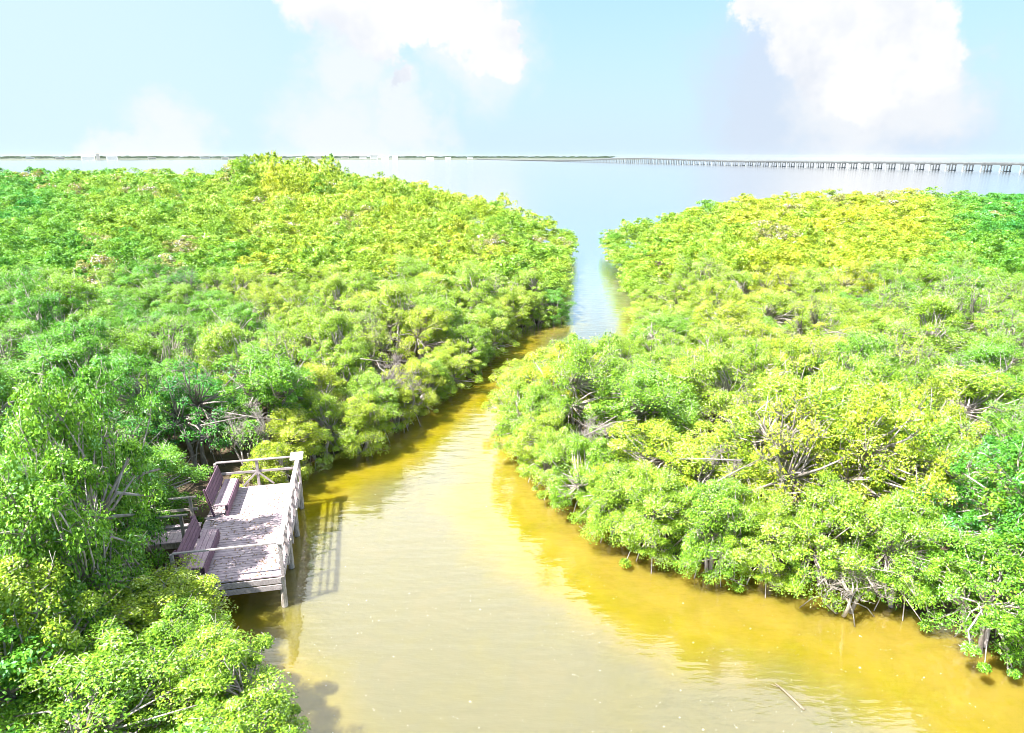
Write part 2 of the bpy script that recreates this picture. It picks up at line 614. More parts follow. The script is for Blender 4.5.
def trunk_mesh(rg, centers, rad, fork=0.9, twigs=3, prop=8, mat=None, thick=1.0):
    b = MB()
    nst = int(rg.integers(2, 5))
    stems = []
    for k in range(nst):
        a = rg.uniform(0, 6.28)
        base = Vector((math.cos(a) * 0.22, math.sin(a) * 0.22, -0.25))
        top = Vector((math.cos(a) * 0.7, math.sin(a) * 0.7, fork + rg.uniform(0.5, 1.3)))
        mid = (base + top) / 2 + Vector(rg.normal(size=3) * 0.1)
        b.tube([base, mid, top], [0.085 * thick, 0.065 * thick, 0.045 * thick], 6)
        stems.append(top)
    for c, r in zip(centers, rad):
        c = Vector(c)
        st = min(stems, key=lambda q: (q - c).length)
        mid = st.lerp(c, 0.5) + Vector(rg.normal(size=3) * 0.14)
        b.tube([st, mid, c], [0.036 * thick, 0.024 * thick, 0.014 * thick], 4)
        for _ in range(twigs):
            d = Vector(rg.normal(size=3))
            d.z = abs(d.z) * 0.9 + 0.1
            d.normalize()
            e = c + d * r * rg.uniform(0.7, 1.25)
            m2 = c.lerp(e, 0.5) + Vector(rg.normal(size=3) * 0.05)
            b.tube([c, m2, e], [0.012 * thick, 0.009 * thick, 0.005 * thick], 3)
    for k in range(prop):
        a = 6.28 * k / prop + rg.uniform(-.3, .3)
        rr = rg.uniform(0.6, 1.25)
        z0 = rg.uniform(0.6, 1.4)
        pts = [(math.cos(a) * rr * s_, math.sin(a) * rr * s_, z0 * (1 - s_ ** 2.2) - 0.3 * (s_ == 1)) for s_ in (0.1, 0.45, 0.75, 1.0)]
        b.tube(pts, [0.03, 0.026, 0.022, 0.02], 4)
    return b.mesh('trunk', mat or M_BARK, smooth=True)


VARIANTS = []
NV = 14
for i in range(NV):
    rg = np.random.default_rng(100 + i)
    sparse = 8 <= i < 10
    skirt = i >= 10
    n = 84 if not sparse else 52
    RR = rg.uniform(1.75, 2.1)
    zs = rg.uniform(1.5, 1.85)
    zc = 2.05
    if skirt:
        n, zc, zs = 112, 1.5, 1.9
    c, rad = crown_centers(rg, n, RR, zc, zs)
    v, vary = leaf_quads(c, rad, 0.75, 370 if not sparse else 150, rg, 0.078)
    cm = quads_mesh('crown', v, len(v) // 4, M_LEAF, {'vary': ('FLOAT', vary)})
    tm = trunk_mesh(rg, c, rad, fork=0.35 if skirt else 0.9, twigs=5 if not sparse else 10, prop=5 if skirt else 8, thick=1.0 if not sparse else 1.25, mat=M_BARK if not sparse else M_DEAD)
    VARIANTS.append((cm, tm, c, rad))

# deck frame (world)
DA = Vector((-6.87, 17.62, 0))
DDIR = Vector((-0.205, 0.979, 0)).normalized()
DROT = math.atan2(DDIR.y, DDIR.x) - math.pi / 2
DW, DL, DZ = 2.85, 6.25, 1.1


def deck_local(x, y):
    q = Matrix.Rotation(-DROT, 3, 'Z') @ (Vector((x, y, 0)) - DA)
    return q.x, q.y


def deck_dist(x, y):
    lx, ly = deck_local(x, y)
    dx = max(-DW - lx, lx - 0, 0)
    dy = max(-ly, ly - DL, 0)
    return math.hypot(dx, dy), lx, ly


# photographed colour regions: (px, py, tone 0 deep green .. 1 yellow)
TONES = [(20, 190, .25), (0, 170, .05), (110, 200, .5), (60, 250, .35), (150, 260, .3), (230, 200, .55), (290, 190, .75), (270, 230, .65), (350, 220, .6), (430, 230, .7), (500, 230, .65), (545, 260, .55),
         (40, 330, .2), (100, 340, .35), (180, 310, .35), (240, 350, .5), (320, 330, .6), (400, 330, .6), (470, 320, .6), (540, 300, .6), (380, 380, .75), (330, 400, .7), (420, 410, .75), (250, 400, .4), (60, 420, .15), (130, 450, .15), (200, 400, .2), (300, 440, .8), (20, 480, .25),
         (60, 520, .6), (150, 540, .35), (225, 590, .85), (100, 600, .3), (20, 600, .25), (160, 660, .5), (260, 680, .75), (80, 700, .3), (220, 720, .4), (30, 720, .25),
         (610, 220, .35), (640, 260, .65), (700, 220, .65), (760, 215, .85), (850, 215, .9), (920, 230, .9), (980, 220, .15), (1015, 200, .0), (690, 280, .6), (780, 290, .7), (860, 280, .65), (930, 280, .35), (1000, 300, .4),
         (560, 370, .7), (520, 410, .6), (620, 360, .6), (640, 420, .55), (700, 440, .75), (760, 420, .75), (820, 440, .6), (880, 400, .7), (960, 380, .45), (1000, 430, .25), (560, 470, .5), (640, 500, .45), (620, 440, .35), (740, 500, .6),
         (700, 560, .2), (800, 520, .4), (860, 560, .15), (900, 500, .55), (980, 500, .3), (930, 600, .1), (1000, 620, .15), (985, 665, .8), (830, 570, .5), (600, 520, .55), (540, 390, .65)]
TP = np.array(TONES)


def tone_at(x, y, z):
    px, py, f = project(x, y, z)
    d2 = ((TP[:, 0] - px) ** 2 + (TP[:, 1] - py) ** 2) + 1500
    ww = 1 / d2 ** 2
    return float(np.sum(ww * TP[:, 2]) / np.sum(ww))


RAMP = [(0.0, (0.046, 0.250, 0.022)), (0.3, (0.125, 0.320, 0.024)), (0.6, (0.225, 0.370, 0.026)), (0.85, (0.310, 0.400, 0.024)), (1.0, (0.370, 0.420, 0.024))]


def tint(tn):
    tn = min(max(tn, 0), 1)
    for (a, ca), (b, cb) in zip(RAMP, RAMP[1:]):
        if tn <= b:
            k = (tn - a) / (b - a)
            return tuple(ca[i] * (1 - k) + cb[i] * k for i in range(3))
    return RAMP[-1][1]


# dead or bare mangroves, at the place in the picture where the grey branches show
DEADPX = [(848, 345, 3.0), (905, 345, 2.6), (715, 480, 2.4), (955, 420, 2.8), (385, 290, 3.0), (400, 378, 2.6), (60, 575, 2.6), (760, 262, 3.4), (848, 578, 1.2), (250, 430, 2.4), (110, 575, 2.6), (590, 450, 2.4)]
dead_xy = [P(px, py, z) for px, py, z in DEADPX]

# ------------------------------------------------------------------ tree positions
pts = []
cell = {}


def try_add(x, y, rad_min, force=False):
    ci, cj = int(math.floor(x / 5)), int(math.floor(y / 5))
    if not force:
        for a_ in (-1, 0, 1):
            for b_ in (-1, 0, 1):
                for (qx, qy, qr) in cell.get((ci + a_, cj + b_), ()):
                    if (qx - x) ** 2 + (qy - y) ** 2 < ((qr + rad_min) / 2) ** 2:
                        return False
    cell.setdefault((ci, cj), []).append((x, y, rad_min))
    return True


def in_view(x, y, z=3.0, m=90):
    px, py, f = project(x, y, z)
    return f > 0.5 and -m < px < 1024 + m and py < 733 + m * 2


pr = random.Random(21)
# a line of small mangroves along the water's edge first
for poly, side in ((LEFT, 'L'), (RIGHT, 'R')):
    n = len(poly)
    for i in range(n):
        ax, ay = poly[i]
        bx, by = poly[(i + 1) % n]
        if max(ay, by) > 102 or min(ay, by) < 4 and max(ay, by) < 9:
            continue
        L = math.hypot(bx - ax, by - ay)
        k = 0.0
        while k < L:
            t_ = k / L
            ins = pr.uniform(1.0, 1.5)
            # inside normal
            nx_, ny_ = -(by - ay) / L, (bx - ax) / L
            x0, y0 = ax + (bx - ax) * t_, ay + (by - ay) * t_
            for sg in (1, -1):
                x, y = x0 + nx_ * ins * sg, y0 + ny_ * ins * sg
                sdv = float(poly_sd(np.array([x]), np.array([y]), poly)[0])
                if sdv > 0.75 and in_view(x, y):
                    dd, lx, ly = deck_dist(x, y)
                    if dd < 1.15 or y < 4:
                        continue
                    if try_add(x, y, 1.5):
                        pts.append((x, y, sdv, side))
            k += 0.6
N_EDGE = len(pts)


def spacing(y):
    return 2.35 + max(0, y - 45) * 0.016


NC = 90000
ng = np.random.default_rng(77)
cy = 2 + 330 * ng.random(NC) ** 1.7
cx = ng.uniform(-1, 1, NC) * (0.85 * cy + 8)
csl = poly_sd(cx, cy, LEFT)
csr = poly_sd(cx, cy, RIGHT)
for x, y, sdl, sdr in zip(cx.tolist(), cy.tolist(), csl.tolist(), csr.tolist()):
    sdv, side = (sdl, 'L') if sdl > 0 else (sdr, 'R')
    if sdv < 1.3 or not in_view(x, y):
        continue
    sp = min(spacing(y), 5.2) * (0.85 + 0.3 * ((x * 12.9898 + y * 78.233) % 1))
    dd, lx, ly = deck_dist(x, y)
    if dd < 1.25 or (-7 < lx < -DW and 2.5 < ly < 4.6 and abs(ly - 3.3) < 0.95):
        continue
    if any((x - a_) ** 2 + (y - b_) ** 2 < 0.8 for a_, b_ in dead_xy):
        continue
    if try_add(x, y, sp):
        pts.append((x, y, sdv, side))


TALL = []
for lx_, ly_, h_ in ((-4.6, 1.75, 1.08), (-4.9, 4.9, 0.95), (-4.3, 0.1, 0.85), (-2.6, -1.9, 0.80), (-4.9, -2.2, 1.75), (-5.1, -0.2, 1.95), (-5.3, 1.7, 1.9), (-5.2, -4.2, 1.4)):
    q = Matrix.Rotation(DROT, 3, 'Z') @ Vector((lx_, ly_, 0))
    X_, Y_ = DA.x + q.x, DA.y + q.y
    TALL.append((X_, Y_, h_))
    pts = [p_ for p_ in pts if (p_[0] - X_) ** 2 + (p_[1] - Y_) ** 2 > (1.5 if h_ > 1 else 0.8) ** 2]
    pts.append((X_, Y_, float(poly_sd(np.array([X_]), np.array([Y_]), LEFT)[0]), 'L'))


def height_scale(x, y, sdv):
    for X_, Y_, h_ in TALL:
        if x == X_:
            return h_
    s_ = 0.62 + 0.13 * min(sdv, 3.5)
    s_ *= 1 + 0.10 * math.sin(x * 0.21 + 1.7) * math.sin(y * 0.17)
    dd = deck_dist(x, y)[0]
    lx, ly = deck_dist(x, y)[1:]
    if lx < -DW and -1.5 < ly < 3.6 and dd < 5:
        s_ = 1.25
    elif dd < 4:
        s_ *= 0.62 + 0.38 * dd / 4
    if y < 14:
        s_ *= 0.85
    if x > 0 and y < 32 and sdv < 4:
        s_ *= 1.22
    if 0 <= x < 11 and 32 < y < 60 and sdv < 7 and poly_sd(np.array([x]), np.array([y]), RIGHT)[0] > 0:
        s_ *= 0.78
    if x < 0 and y > 70:
        s_ *= 1 + min((y - 70) / 130, 1) * 0.62
        px = project(x, y, 5)[0]
        if 235 < px < 335 and 150 < y < 235:
            s_ *= 1.5
    return s_


trees = []
for x, y, sdv, side in pts:
    hs = height_scale(x, y, sdv) * (pr.uniform(0.74, 1.28) if sdv > 2.5 else pr.uniform(0.85, 1.1))
    ws = (0.66 + 0.11 * min(sdv, 3.2)) * (pr.uniform(0.82, 1.3) if sdv > 2.5 else pr.uniform(0.9, 1.12)) * (1 + max(0, y - 45) * 0.0045)
    if deck_dist(x, y)[0] < 2.5:
        ws *= 0.8
    if any(x == q_[0] for q_ in TALL):
        ws = 1.0
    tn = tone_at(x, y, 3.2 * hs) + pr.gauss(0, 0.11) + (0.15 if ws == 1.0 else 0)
    trees.append(dict(x=x, y=y, sd=sdv, side=side, hs=hs, ws=ws, tone=tn))

inside_frame = []
mass = []
for t_ in trees:
    px, py, f = project(t_['x'], t_['y'], 3.2 * t_['hs'])
    t_['f'] = f
    t_['tall'] = any(t_['x'] == q_[0] for q_ in TALL)
    ok = -45 < px < 1069 and py < 765 and t_['y'] < 100
    (inside_frame if ok else mass).append(t_)
inside_frame.sort(key=lambda q: q['f'])
N_SINGLE = 285
single = inside_frame[:N_SINGLE]
mass += inside_frame[N_SINGLE:]

ORD = ['nearest', 'second', 'third', 'fourth', 'fifth', 'sixth', 'seventh', 'eighth', 'ninth', 'tenth', 'eleventh', 'twelfth', 'thirteenth', 'fourteenth', 'fifteenth', 'sixteenth',
       'seventeenth', 'eighteenth', 'nineteenth', 'twentieth']
TENS = ['', '', 'twenty', 'thirty', 'forty', 'fifty', 'sixty', 'seventy']


def ordinal(k):
    if k < 20:
        return ORD[k]
    k += 1
    if k % 10 == 0:
        return TENS[k // 10][:-1] + 'ieth'
    return TENS[k // 10] + '-' + (['', 'first'] + ORD[1:9])[k % 10]


ROWN = ["at the water's edge", 'one row back from the water', 'two rows back from the water', 'three rows back from the water', 'four rows back from the water', 'five rows back from the water',
        'six rows back from the water', 'seven rows back from the water', 'eight rows back from the water', 'nine rows back from the water']
rows = {}
for t_ in single:
    r_ = 0 if t_['sd'] < 1.9 else 1 + int((t_['sd'] - 1.9) / 2.6)
    rows.setdefault((t_['side'], r_), []).append(t_)


def tone_word(tn):
    return 'deep green' if tn < 0.22 else 'bright green' if tn < 0.42 else 'lime green' if tn < 0.66 else 'yellow green' if tn < 0.85 else 'golden yellow'


for (side, r_), lst in rows.items():
    lst.sort(key=lambda q: q['y'])
    for k, t_ in enumerate(lst):
        bank = 'deck bank' if side == 'L' else 'bank facing deck'
        rw = 'front' if r_ == 0 else ordinal(r_)
        t_['label'] = f"{tone_word(t_['tone'])} mangrove, {rw} row from water, {bank}, {ordinal(k)} up creek"
        t_['grp'] = 'mangroves on the deck bank' if side == 'L' else 'mangroves on the bank facing the deck'

for k, t_ in enumerate(single):
    vi = pr.choice([0, 1, 2, 3, 4, 5, 6, 7, 0, 1, 2, 3, 4, 5, 6, 7, 8, 9, 8, 9])
    if t_['sd'] < 2.4 or t_['tall']:
        vi = pr.choice([10, 11, 12, 13])
    cm, tm, _, _ = VARIANTS[vi]
    gz = float(np.clip(t_['sd'] * 0.16, -0.1, 0.28))
    root = empty('mangrove_tree', (t_['x'], t_['y'], gz), pr.uniform(0, 6.28))
    root.scale = (t_['ws'], t_['ws'], t_['hs'])
    tag(root, t_['label'], 'tree', t_['grp'])
    for nm, me in (('trunk', tm), ('crown', cm)):
        o = bpy.data.objects.new(nm, me)
        COL.objects.link(o)
        o.parent = root
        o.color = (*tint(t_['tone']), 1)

# ------------------------------------------------------------------ the far canopy, one mass
LOD = []
for lv, (nc, npr, size) in enumerate([(56, 84, 0.17), (44, 50, 0.22), (30, 34, 0.31), (70, 150, 0.105)]):
    row = []
    for i in range(5):
        rg = np.random.default_rng(300 + lv * 10 + i)
        c, rad = crown_centers(rg, nc, 2.0, 2.35, 1.55)
        v, vary = leaf_quads(c, rad * (1 + 0.1 * (lv % 3)), 0.75, npr, rg, size)
        row.append((v, vary))
    LOD.append(row)
allv, allvary, alltint = [], [], []
sv, sf = MB(), None
for t_ in mass:
    lv = 3 if t_['f'] < 48 else 0 if t_['f'] < 95 else 1 if t_['f'] < 170 else 2
    v, vary = LOD[lv][pr.randrange(5)]
    a_ = pr.uniform(0, 6.28)
    ca, sa = math.cos(a_), math.sin(a_)
    q = np.stack([(v[:, 0] * ca - v[:, 1] * sa) * t_['ws'] + t_['x'], (v[:, 0] * sa + v[:, 1] * ca) * t_['ws'] + t_['y'], v[:, 2] * t_['hs'] + 0.2], 1)
    allv.append(q)
    allvary.append(vary)
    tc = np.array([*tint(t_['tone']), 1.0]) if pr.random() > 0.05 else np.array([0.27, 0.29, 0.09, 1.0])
    alltint.append(np.repeat(tc[None], len(vary), 0))
allv = np.concatenate(allv)
allvary = np.concatenate(allvary)
alltint = np.concatenate(alltint)
me = quads_mesh('mangrove_canopy', allv, len(allvary), M_LEAF_FAR, {'vary': ('FLOAT', allvary), 'tint': ('FLOAT_COLOR', alltint)})
o = bpy.data.objects.new('mangrove_canopy', me)
COL.objects.link(o)
tag(o, 'unbroken green and yellow mangrove canopy reaching back to the bay', 'forest', kind='stuff')


# ------------------------------------------------------------------ dead mangroves
DLAB = ['bare grey mangrove with fallen tangled branches amid yellow green canopy', 'pale leafless mangrove beside the tangle of fallen branches',
        'dead twiggy mangrove in a gap among bright lime crowns above the broad yellow water', 'grey brown dead mangrove with a rusty patch near the far side bank',
        'leafless mangrove in the deck bank canopy facing the creek bend', 'dead mangrove showing its brown limbs just behind the creek edge',
        'white upright dead stem standing in the nearest part of the deck bank', 'whitish bare mangrove crown far back toward the bay',
        'tangle of bare brown branches low over the tan shallow water', 'dark bare mangrove standing behind the far end of the deck',
        'white forked dead stem leaning beside the upright white stem', 'grey twiggy mangrove on the point where the creek narrows']
for k, ((x, y), (px, py, z)) in enumerate(zip(dead_xy, DEADPX)):
    rg = np.random.default_rng(700 + k)
    hs = 0.95 if z > 2 else 0.42
    c, rad = crown_centers(rg, 30, 1.0, 2.5, 1.15)
    c[:, 2] = np.minimum(c[:, 2], 3.9)
    root = empty('dead_mangrove', (x, y, 0.15), 0)
    root.scale = (1, 1, hs if k not in (6, 10) else 1.05)
    tag(root, DLAB[k], 'dead tree', 'bare dead mangroves')
    n = 30 if k not in (6, 10) else 10
    tm = trunk_mesh(rg, c[:n], rad[:n], twigs=12, prop=4, thick=0.75, mat=M_DEAD if k != 8 else M_PILE)
    o = bpy.data.objects.new('trunk', tm)
    COL.objects.link(o)
    o.parent = root
    b = MB()
    for j in range(5 if k in (0, 8) else 2):
        a0 = rg.uniform(0, 3.14)
        p0 = Vector((rg.uniform(-.9, .9), rg.uniform(-.9, .9), rg.uniform(2.6, 3.7)))
        d_ = Vector((math.cos(a0), math.sin(a0), rg.uniform(-.25, .25) if k not in (6, 10) else 1.6)).normalized() * rg.uniform(0.7, 1.4)
        b.tube([p0 - d_, p0 + Vector(rg.normal(size=3) * 0.08), p0 + d_], [0.03, 0.024, 0.012], 5)
    b.build('broken_limb', M_DEAD if k != 8 else M_PILE, root, smooth=True)

# ------------------------------------------------------------------ the deck
deck = empty('observation_deck', DA, DROT)
tag(deck, 'weathered grey wooden deck on posts over the creek edge with rails on three sides', 'deck')
b = MB()
yy = 0.0
rr_ = random.Random(3)
while yy < DL - 0.05:
    b.box((-DW / 2 + rr_.uniform(-.012, .012), yy + 0.068, DZ - 0.02 + rr_.uniform(-.003, .003)), (DW + 0.06, 0.125, 0.04), rz=rr_.uniform(-.002, .002))
    yy += 0.142
b.build('floor', M_DECK, deck)
for nm, y0 in (('front_fascia', 0.0), ('rear_fascia', DL)):
    sgn = -1 if y0 == 0 else 1
    b = MB()
    b.box((-DW / 2, y0 + sgn * 0.03, DZ - 0.15), (DW, 0.045, 0.18))
    b.box((-DW / 2, y0 + sgn * 0.05, DZ - 0.36), (DW, 0.045, 0.17))
    b.build('fascia', M_RAIL, deck, bevel=0.006)
for x0 in (0.0, -DW):
    MB().box((x0 + (0.04 if x0 == 0 else -0.04), DL / 2, DZ - 0.16), (0.045, DL, 0.2)).build('fascia', M_RAIL, deck, bevel=0.006)
for xj in (-0.7, -1.42, -2.14):
    MB().box((xj, DL / 2, DZ - 0.14), (0.05, DL - 0.1, 0.18)).build('joist', M_PILE, deck)
PY = [0.05, 2.1, 4.15, DL - 0.05]
for y0 in PY:
    for x0 in (0.03, -DW - 0.03):
        MB().tube([(x0 - 0.02, y0, -1.0), (x0 - 0.02, y0, DZ - 0.05)], [0.10, 0.092], 10).build('pile', M_PILE, deck, smooth=False)
RT = DZ + 1.05


def rail_post(x, y, h=RT):
    return MB().box((x, y, (DZ - 0.42 + h) / 2), (0.095, 0.095, h - DZ + 0.42)).build('rail_post', M_RAIL, deck, bevel=0.006)


for y0 in (0.05, 1.25, 2.5, 3.75, 5.0, DL - 0.05):
    rail_post(0.055, y0)
for x0 in (-DW - 0.05,):
    rail_post(x0, 0.05)
    rail_post(x0, DL - 0.05)
rail_post(-1.45, DL + 0.02)
# right hand rails
MB().box((0.055, DL / 2, RT + 0.02), (0.15, DL + 0.12, 0.04)).build('top_rail', M_RAIL, deck, bevel=0.006)
for z in (DZ + 0.42, DZ + 0.76):
    MB().box((-0.012, DL / 2, z), (0.036, DL - 0.02, 0.10)).build('side_rail', M_RAIL, deck, bevel=0.004)
# front: one thin top rail; rear: top and middle
MB().box((-DW / 2 - 0.03, 0.05, RT + 0.018), (DW - 0.02, 0.07, 0.045)).build('top_rail', M_RAIL, deck, bevel=0.005)
MB().box((-DW / 2 - 0.03, DL - 0.02, RT + 0.018), (DW - 0.02, 0.10, 0.045)).build('top_rail', M_RAIL, deck, bevel=0.005)
MB().box((-DW / 2, DL + 0.03, DZ + 0.58), (DW, 0.04, 0.09)).build('side_rail', M_RAIL, deck, bevel=0.004)
for sx in (-1, 1):
    MB().beam((-1.45 + sx * 0.05, DL - 0.04, DZ + 0.55), (-1.45 + sx * 0.55, DL - 0.04, DZ + 0.05), 0.035, 0.06).build('brace', M_RAIL, deck)
# white board on the far corner post
pb = MB().box((0.02, DL - 0.12, RT + 0.072), (0.46, 0.52, 0.05), rx=R(8)).build('corner_board', M_BOARD, deck, bevel=0.008)


def world_of(lx, ly, lz=0):
    q = Matrix.Rotation(DROT, 3, 'Z') @ Vector((lx, ly, lz))
    return (DA.x + q.x, DA.y + q.y, lz)


def bench(y0, y1, label):
    L = y1 - y0
    root = empty('bench', world_of(-DW + 0.35, (y0 + y1) / 2, DZ), DROT)
    tag(root, label, 'bench', 'benches on the deck')
    # local: +x faces the creek, back at -x
    b = MB()
    for k in range(3):
        b.box((-0.02 + k * 0.15, 0, 0.45), (0.14, L, 0.045))
    b.build('seat', M_SEAT, root, bevel=0.005)
    MB().box((0.375, 0, 0.30), (0.04, L, 0.30)).build('front_panel', M_BENCH, root, bevel=0.005)
    b = MB()
    for k in range(4):
        zz = 0.50 + k * 0.145
        b.box((-0.16 - k * 0.035, 0, zz + 0.05), (0.035, L, 0.135), ry=R(-13))
    b.build('backrest', M_BENCH, root, bevel=0.004)
    for s_ in (-1, 1):
        b = MB()
        b.beam((-0.14, s_ * (L / 2 - 0.10), 0.0), (-0.36, s_ * (L / 2 - 0.10), 1.04), 0.09, 0.05)
        b.build('back_post', M_BENCH, root)
        MB().box((0.30, s_ * (L / 2 - 0.10), 0.215), (0.09, 0.09, 0.43)).build('leg', M_BENCH, root, bevel=0.005)
    return root


bench(4.0, 6.05, 'purple brown wooden bench with a high back at the sunlit far end of the deck')
bench(0.15, 2.35, 'wooden bench in blue shade at the near end of the deck beside the mangroves')

# boardwalk that arrives through the trees
bw = empty('boardwalk', world_of(-DW - 0.1, 3.2, 0), DROT)
tag(bw, 'narrow shaded boardwalk leaving the deck between the two benches into the mangroves', 'boardwalk')
b = MB()
xx = -0.1
while xx > -3.6:
    b.box((xx, 0, DZ - 0.03), (0.132, 1.2, 0.04))
    xx -= 0.142
b.build('floor', M_DECK, bw)
for s_ in (-1, 1):
    MB().box((-1.85, s_ * 0.55, DZ - 0.15), (3.5, 0.05, 0.18)).build('joist', M_PILE, bw)
    MB().box((-1.85, s_ * 0.62, RT - 0.1), (3.5, 0.09, 0.04)).build('top_rail', M_PILE, bw)
    MB().box((-1.85, s_ * 0.62, DZ + 0.5), (3.5, 0.035, 0.09)).build('side_rail', M_PILE, bw)
    for xq in (-0.3, -1.9, -3.5):
        MB().box((xq, s_ * 0.62, (RT - 0.8) / 2 - 0.02), (0.09, 0.09, RT + 0.6)).build('rail_post', M_PILE, bw)

# fallen leaves on the deck
n = 420
lx = -DW * np.random.default_rng(5).uniform(0.03, 0.97, n)
rg = np.random.default_rng(6)
ly = rg.beta(1.3, 1.8, n) * DL * 0.98
vv = []
for i in range(n):
    c = Vector(world_of(lx[i], ly[i], DZ + 0.008))
    a_ = rg.uniform(0, 6.28)
    d1 = Vector((math.cos(a_), math.sin(a_), rg.uniform(-.05, .2))) * rg.uniform(.03, .055)
    d2 = Vector((-math.sin(a_), math.cos(a_), rg.uniform(-.05, .2))) * 0.02
    up = Vector((0, 0, 0.012))
    vv += [tuple(c - d1 + up), tuple(c + d2 + up), tuple(c + d1 + up), tuple(c - d2 + up)]
M_LITTER = noisy_mat('leaf_litter', (0.30, 0.20, 0.10), (0.12, 0.07, 0.05), 40.0, 0.8)
o = bpy.data.objects.new('fallen_leaves', quads_mesh('fallen_leaves', np.array(vv), n, M_LITTER))
COL.objects.link(o)
tag(o, 'scattered dry brown leaves lying on the deck boards', 'leaf litter', kind='stuff')

# ------------------------------------------------------------------ things on the creek
x0, y0 = P(775, 684)
x1, y1 = P(805, 710)
b = MB()
ptsb = []
for k in range(7):
    s_ = k / 6
    ptsb.append((x0 + (x1 - x0) * s_ + 0.012 * math.sin(s_ * 5), y0 + (y1 - y0) * s_ + 0.02 * math.sin(s_ * 3.1), 0.025 - 0.02 * s_))
br = empty('floating_branch', (x0, y0, 0))
tag(br, 'pale bare branch floating on the open yellow water', 'branch')
b.tube([(p[0] - x0, p[1] - y0, p[2]) for p in ptsb], [0.012, 0.02, 0.026, 0.03, 0.034, 0.036, 0.03], 6)
b.build('stem', M_DRIFT, br, smooth=True)
MB().tube([(ptsb[1][0] - x0, ptsb[1][1] - y0, 0.02), (ptsb[1][0] - x0 - 0.12, ptsb[1][1] - y0 + 0.02, 0.05), (ptsb[1][0] - x0 - 0.2, ptsb[1][1] - y0 + 0.08, 0.04)], [0.014, 0.01, 0.006], 5).build('twig', M_DRIFT, br, smooth=True)

rg = np.random.default_rng(44)
vv = []
cnt = 0
while cnt < 300:
    px, py = rg.uniform(270, 1000), 733 - 250 * rg.beta(1.0, 1.6)
    x, y = P(px, py)
    if float(land_sd(np.array([x]), np.array([y]))[0]) > -0.4:
        continue
    r_ = rg.uniform(0.004, 0.012) * (1.6 if rg.random() < 0.12 else 1)
    a_ = rg.uniform(0, 3)
    for k in range(4):
        vv.append((x + r_ * 1.4 * math.cos(a_ + k * 1.57), y + r_ * math.sin(a_ + k * 1.57), 0.004 + 0.001 * (k % 2)))
    cnt += 1
o = bpy.data.objects.new('foam_flecks', quads_mesh('foam_flecks', np.array(vv), cnt, M_FOAM))
COL.objects.link(o)
tag(o, 'small white foam flecks drifting on the creek', 'foam', kind='stuff')

# ------------------------------------------------------------------ bridge


def bx_(D):
    return 443 - 0.24 * (D - 619)


def btop(D):
    return float(np.interp(D, [400, 619, 1090, 1250, 1400, 1550, 1700, 1900, 2300, 4200], [8.1, 8.1, 7.8, 9.4, 11.2, 9.8, 6.4, 4.4, 3.8, 3.6]))


bridge = empty('causeway_bridge', (bx_(619), 619, 0))
tag(bridge, 'long low concrete causeway bridge on rows of piers crossing the bay', 'bridge')
bd = Vector((-0.24, 1, 0)).normalized()
bs = Vector((bd.y, -bd.x, 0))
Ds = list(np.arange(430, 2300, 28.0)) + list(np.arange(2300, 4200, 60.0))


def strip(off0, off1, z0, z1, name, mat):
    b_ = MB()
    vs, fs = [], []
    for i, D in enumerate(Ds):
        c = Vector((bx_(D) - bridge.location.x, D - 619, btop(D)))
        for off, z in ((off0, z0), (off1, z0), (off1, z1), (off0, z1)):
            vs.append(c + bs * off + Vector((0, 0, z)))
        if i:
            a0, b0 = (i - 1) * 4, i * 4
            for k in range(4):
                k2 = (k + 1) % 4
                fs.append((a0 + k, a0 + k2, b0 + k2, b0 + k))
    fs.append((3, 2, 1, 0))
    fs.append(tuple(len(vs) - 4 + k for k in range(4)))
    b_.add(vs, fs)
    return b_.build(name, mat, bridge)


strip(-6.6, 6.6, -2.2, -0.9, 'road_deck', M_CONC)
strip(-6.6, -6.25, -0.897, 0.0, 'barrier', M_CONCD)
strip(6.25, 6.6, -0.897, 0.0, 'barrier', M_CONCD)
proto = None
far_bents = MB()
for D in np.arange(444, 4150, 19.0):
    c = Vector((bx_(D) - bridge.location.x, D - 619, 0))
    h = btop(D) - 2.2
    b_ = MB() if D < 2100 else far_bents
    ang = math.atan2(bs.y, bs.x)
    for s_ in (-3.5, 3.5):
        cc = c + bs * s_
        b_.box((cc.x, cc.y, h - 0.45), (4.9, 1.3, 0.9), rz=ang)
        b_.box((cc.x, cc.y, 0.25), (4.9, 1.8, 0.9), rz=ang)
        for q in (-1.9, 1.9):
            cq = cc + bs * q
            b_.box((cq.x, cq.y, h / 2 - 0.1), (0.85, 0.85, h - 0.4), rz=ang)
    if D < 2100:
        b_.build('pier', M_PIERS, bridge)
fb = far_bents.build('pier_row', M_PIERS, bridge)
fb['kind'] = 'stuff'

# ------------------------------------------------------------------ far shore
def land_strip():
    b_ = MB()
    vs, fs = [], []
    n_ = 90
    rl = random.Random(8)
    for i in range(n_ + 1):
        px = -260 + 900 * i / n_
        d = pdir(px, 158)
        d.z = 0
        d.normalize()
        taper = min(1, (n_ - i) / 12)
        D0 = 3100 + 120 * math.sin(i * 0.4) + 60 * math.sin(i * 1.3)
        for j, (dd, z) in enumerate(((0, -0.3), (25, 1.2), (260, 4.0), (800, 5.0), (1600, 4.0 * taper))):
            vs.append(d * (D0 + dd) + Vector((0, 0, z)))
    for i in range(n_):
        for j in range(4):
            fs.append((i * 5 + j, (i + 1) * 5 + j, (i + 1) * 5 + j + 1, i * 5 + j + 1))
    b_.add(vs, fs)
    return b_.build('far_shore', M_SHORE)


M_SHORE = noisy_mat('far_shore_ground', (0.06, 0.08, 0.05), (0.10, 0.11, 0.08), 0.02)
o = land_strip()
tag(o, 'low far shore across the bay', kind='structure')

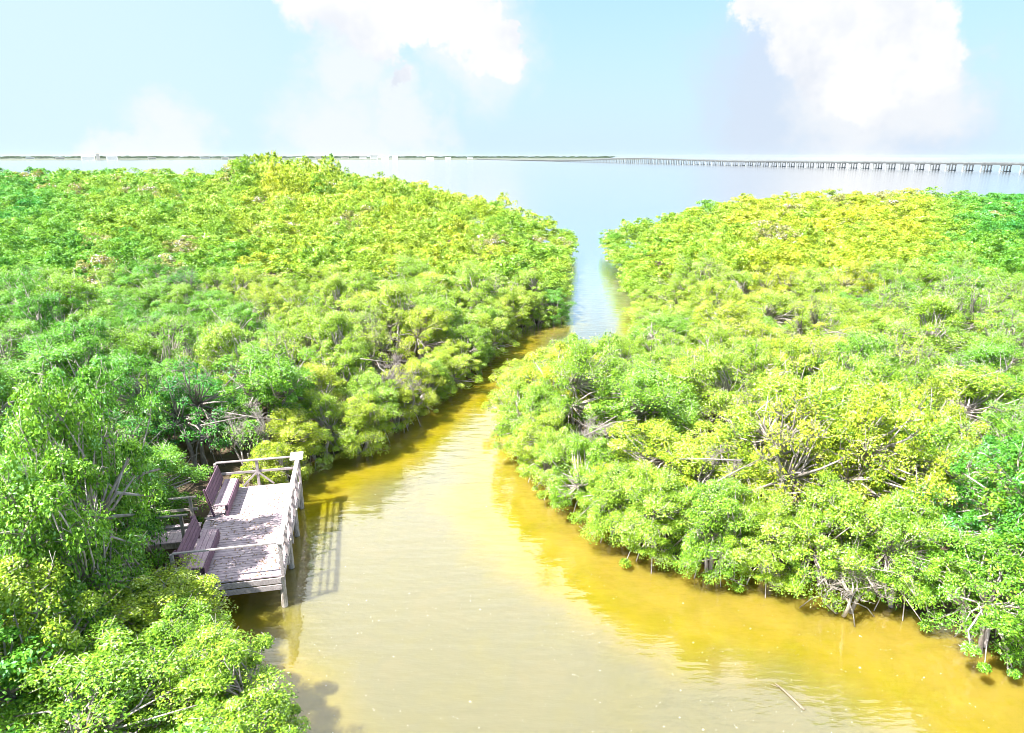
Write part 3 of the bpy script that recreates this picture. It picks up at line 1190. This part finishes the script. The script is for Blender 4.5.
# distant trees along the far shore (one mass)
rg = np.random.default_rng(91)
base_v, base_vary = LOD[2][0]
av, avar, atint = [], [], []
for i in range(1700):
    px = rg.uniform(-150, 612)
    if abs(px - 385) < 18 and rg.random() < 0.7:
        continue
    d = pdir(px, 158)
    d.z = 0
    d.normalize()
    D = 3190 + rg.uniform(0, 500) + 120 * math.sin(px * .04)
    sc = rg.uniform(3.2, 5.6)
    hz = sc * (0.55 + 0.25 * rg.random())
    v = base_v[: 4 * 120]
    q = np.stack([v[:, 0] * sc * 2.3 + d.x * D, v[:, 1] * sc + d.y * D, v[:, 2] * hz + 2.0], 1)
    # big leaf clusters at this distance: enlarge each quad about its own centre
    qc = q.reshape(-1, 4, 3)
    cc = qc.mean(1, keepdims=True)
    qc = cc + (qc - cc) * 2.2
    av.append(qc.reshape(-1, 3))
    avar.append(base_vary[:120])
    atint.append(np.repeat(np.array([[0.05, 0.10, 0.04, 1]]), 120, 0))
av = np.concatenate(av)
me = quads_mesh('far_tree_line', av, len(av) // 4, M_LEAF_FAR, {'vary': ('FLOAT', np.concatenate(avar)), 'tint': ('FLOAT_COLOR', np.concatenate(atint))})
o = bpy.data.objects.new('far_tree_line', me)
COL.objects.link(o)
tag(o, 'hazy low line of trees along the far shore', 'trees', kind='stuff')

M_BW = noisy_mat('far_white_wall', (0.80, 0.80, 0.78), (0.74, 0.74, 0.72), 0.05)
M_BT = noisy_mat('far_tan_wall', (0.62, 0.56, 0.48), (0.54, 0.50, 0.44), 0.05)
M_ROOF = noisy_mat('far_roof', (0.35, 0.33, 0.32), (0.26, 0.25, 0.25), 0.05)
M_WIN = noisy_mat('far_window', (0.06, 0.08, 0.1), (0.09, 0.11, 0.13), 0.05)
FB = [(363, 30, 12, 'w'), (374, 34, 16, 'w'), (385, 30, 14, 'w'), (395, 24, 17, 'w'), (345, 34, 10, 't'), (430, 30, 9, 't'), (448, 26, 9, 'w'), (88, 45, 13, 'w'), (60, 30, 10, 't'),
      (112, 36, 12, 'w'), (30, 28, 9, 'w'), (152, 30, 10, 't'), (205, 40, 11, 'w'), (225, 30, 9, 't'), (300, 34, 10, 'w'), (318, 26, 12, 't'), (470, 24, 9, 'w'), (98, 12, 24, 't')]
for k, (px, wd, h, c) in enumerate(FB):
    d = pdir(px, 158)
    d.z = 0
    d.normalize()
    p = d * (3165 + 120 * math.sin(px * .04))
    root = empty('far_building', (p.x, p.y, 1.0), -math.atan2(d.x, d.y))
    hw = 'tall' if h > 14 else 'low'
    tag(root, f"{hw} {'white' if c == 'w' else 'tan'} hazy building on the far shore, {ordinal(sorted(q[0] for q in FB).index(px)).replace('nearest', 'first')} from the open end of the bay" if False else
        f"{hw} {'white' if c == 'w' else 'tan'} building on the far shore, {ordinal(sorted(q[0] for q in FB).index(px)).replace('nearest', 'first')} from the left", 'building', 'buildings on the far shore')
    MB().box((0, 0, h / 2), (wd, 16, h)).build('wall', M_BW if c == 'w' else M_BT, root)
    MB().box((0, 0, h + 0.5), (wd + 1.5, 17.5, 1.0)).build('roof', M_ROOF, root)
    nfl = max(2, int(h / 3.5))
    for f_ in range(nfl):
        MB().box((0, -8.05, 2.0 + f_ * 3.4), (wd * 0.86, 0.3, 1.2)).build('window', M_WIN, root)

# ------------------------------------------------------------------ haze
hm, t, out = new_mat('sea_haze')
pv = t.node('ShaderNodeVolumePrincipled')
pv.inputs['Color'].default_value = (0.86, 0.94, 1.0, 1)
pv.inputs['Density'].default_value = 0.000022
pv.inputs['Anisotropy'].default_value = 0.2
t.link(pv.outputs[0], out.inputs['Volume'])
hz = MB().box((0, 500, 14), (19000, 19000, 32)).build('haze', hm)
tag(hz, 'thin pale haze over the bay', kind='stuff')
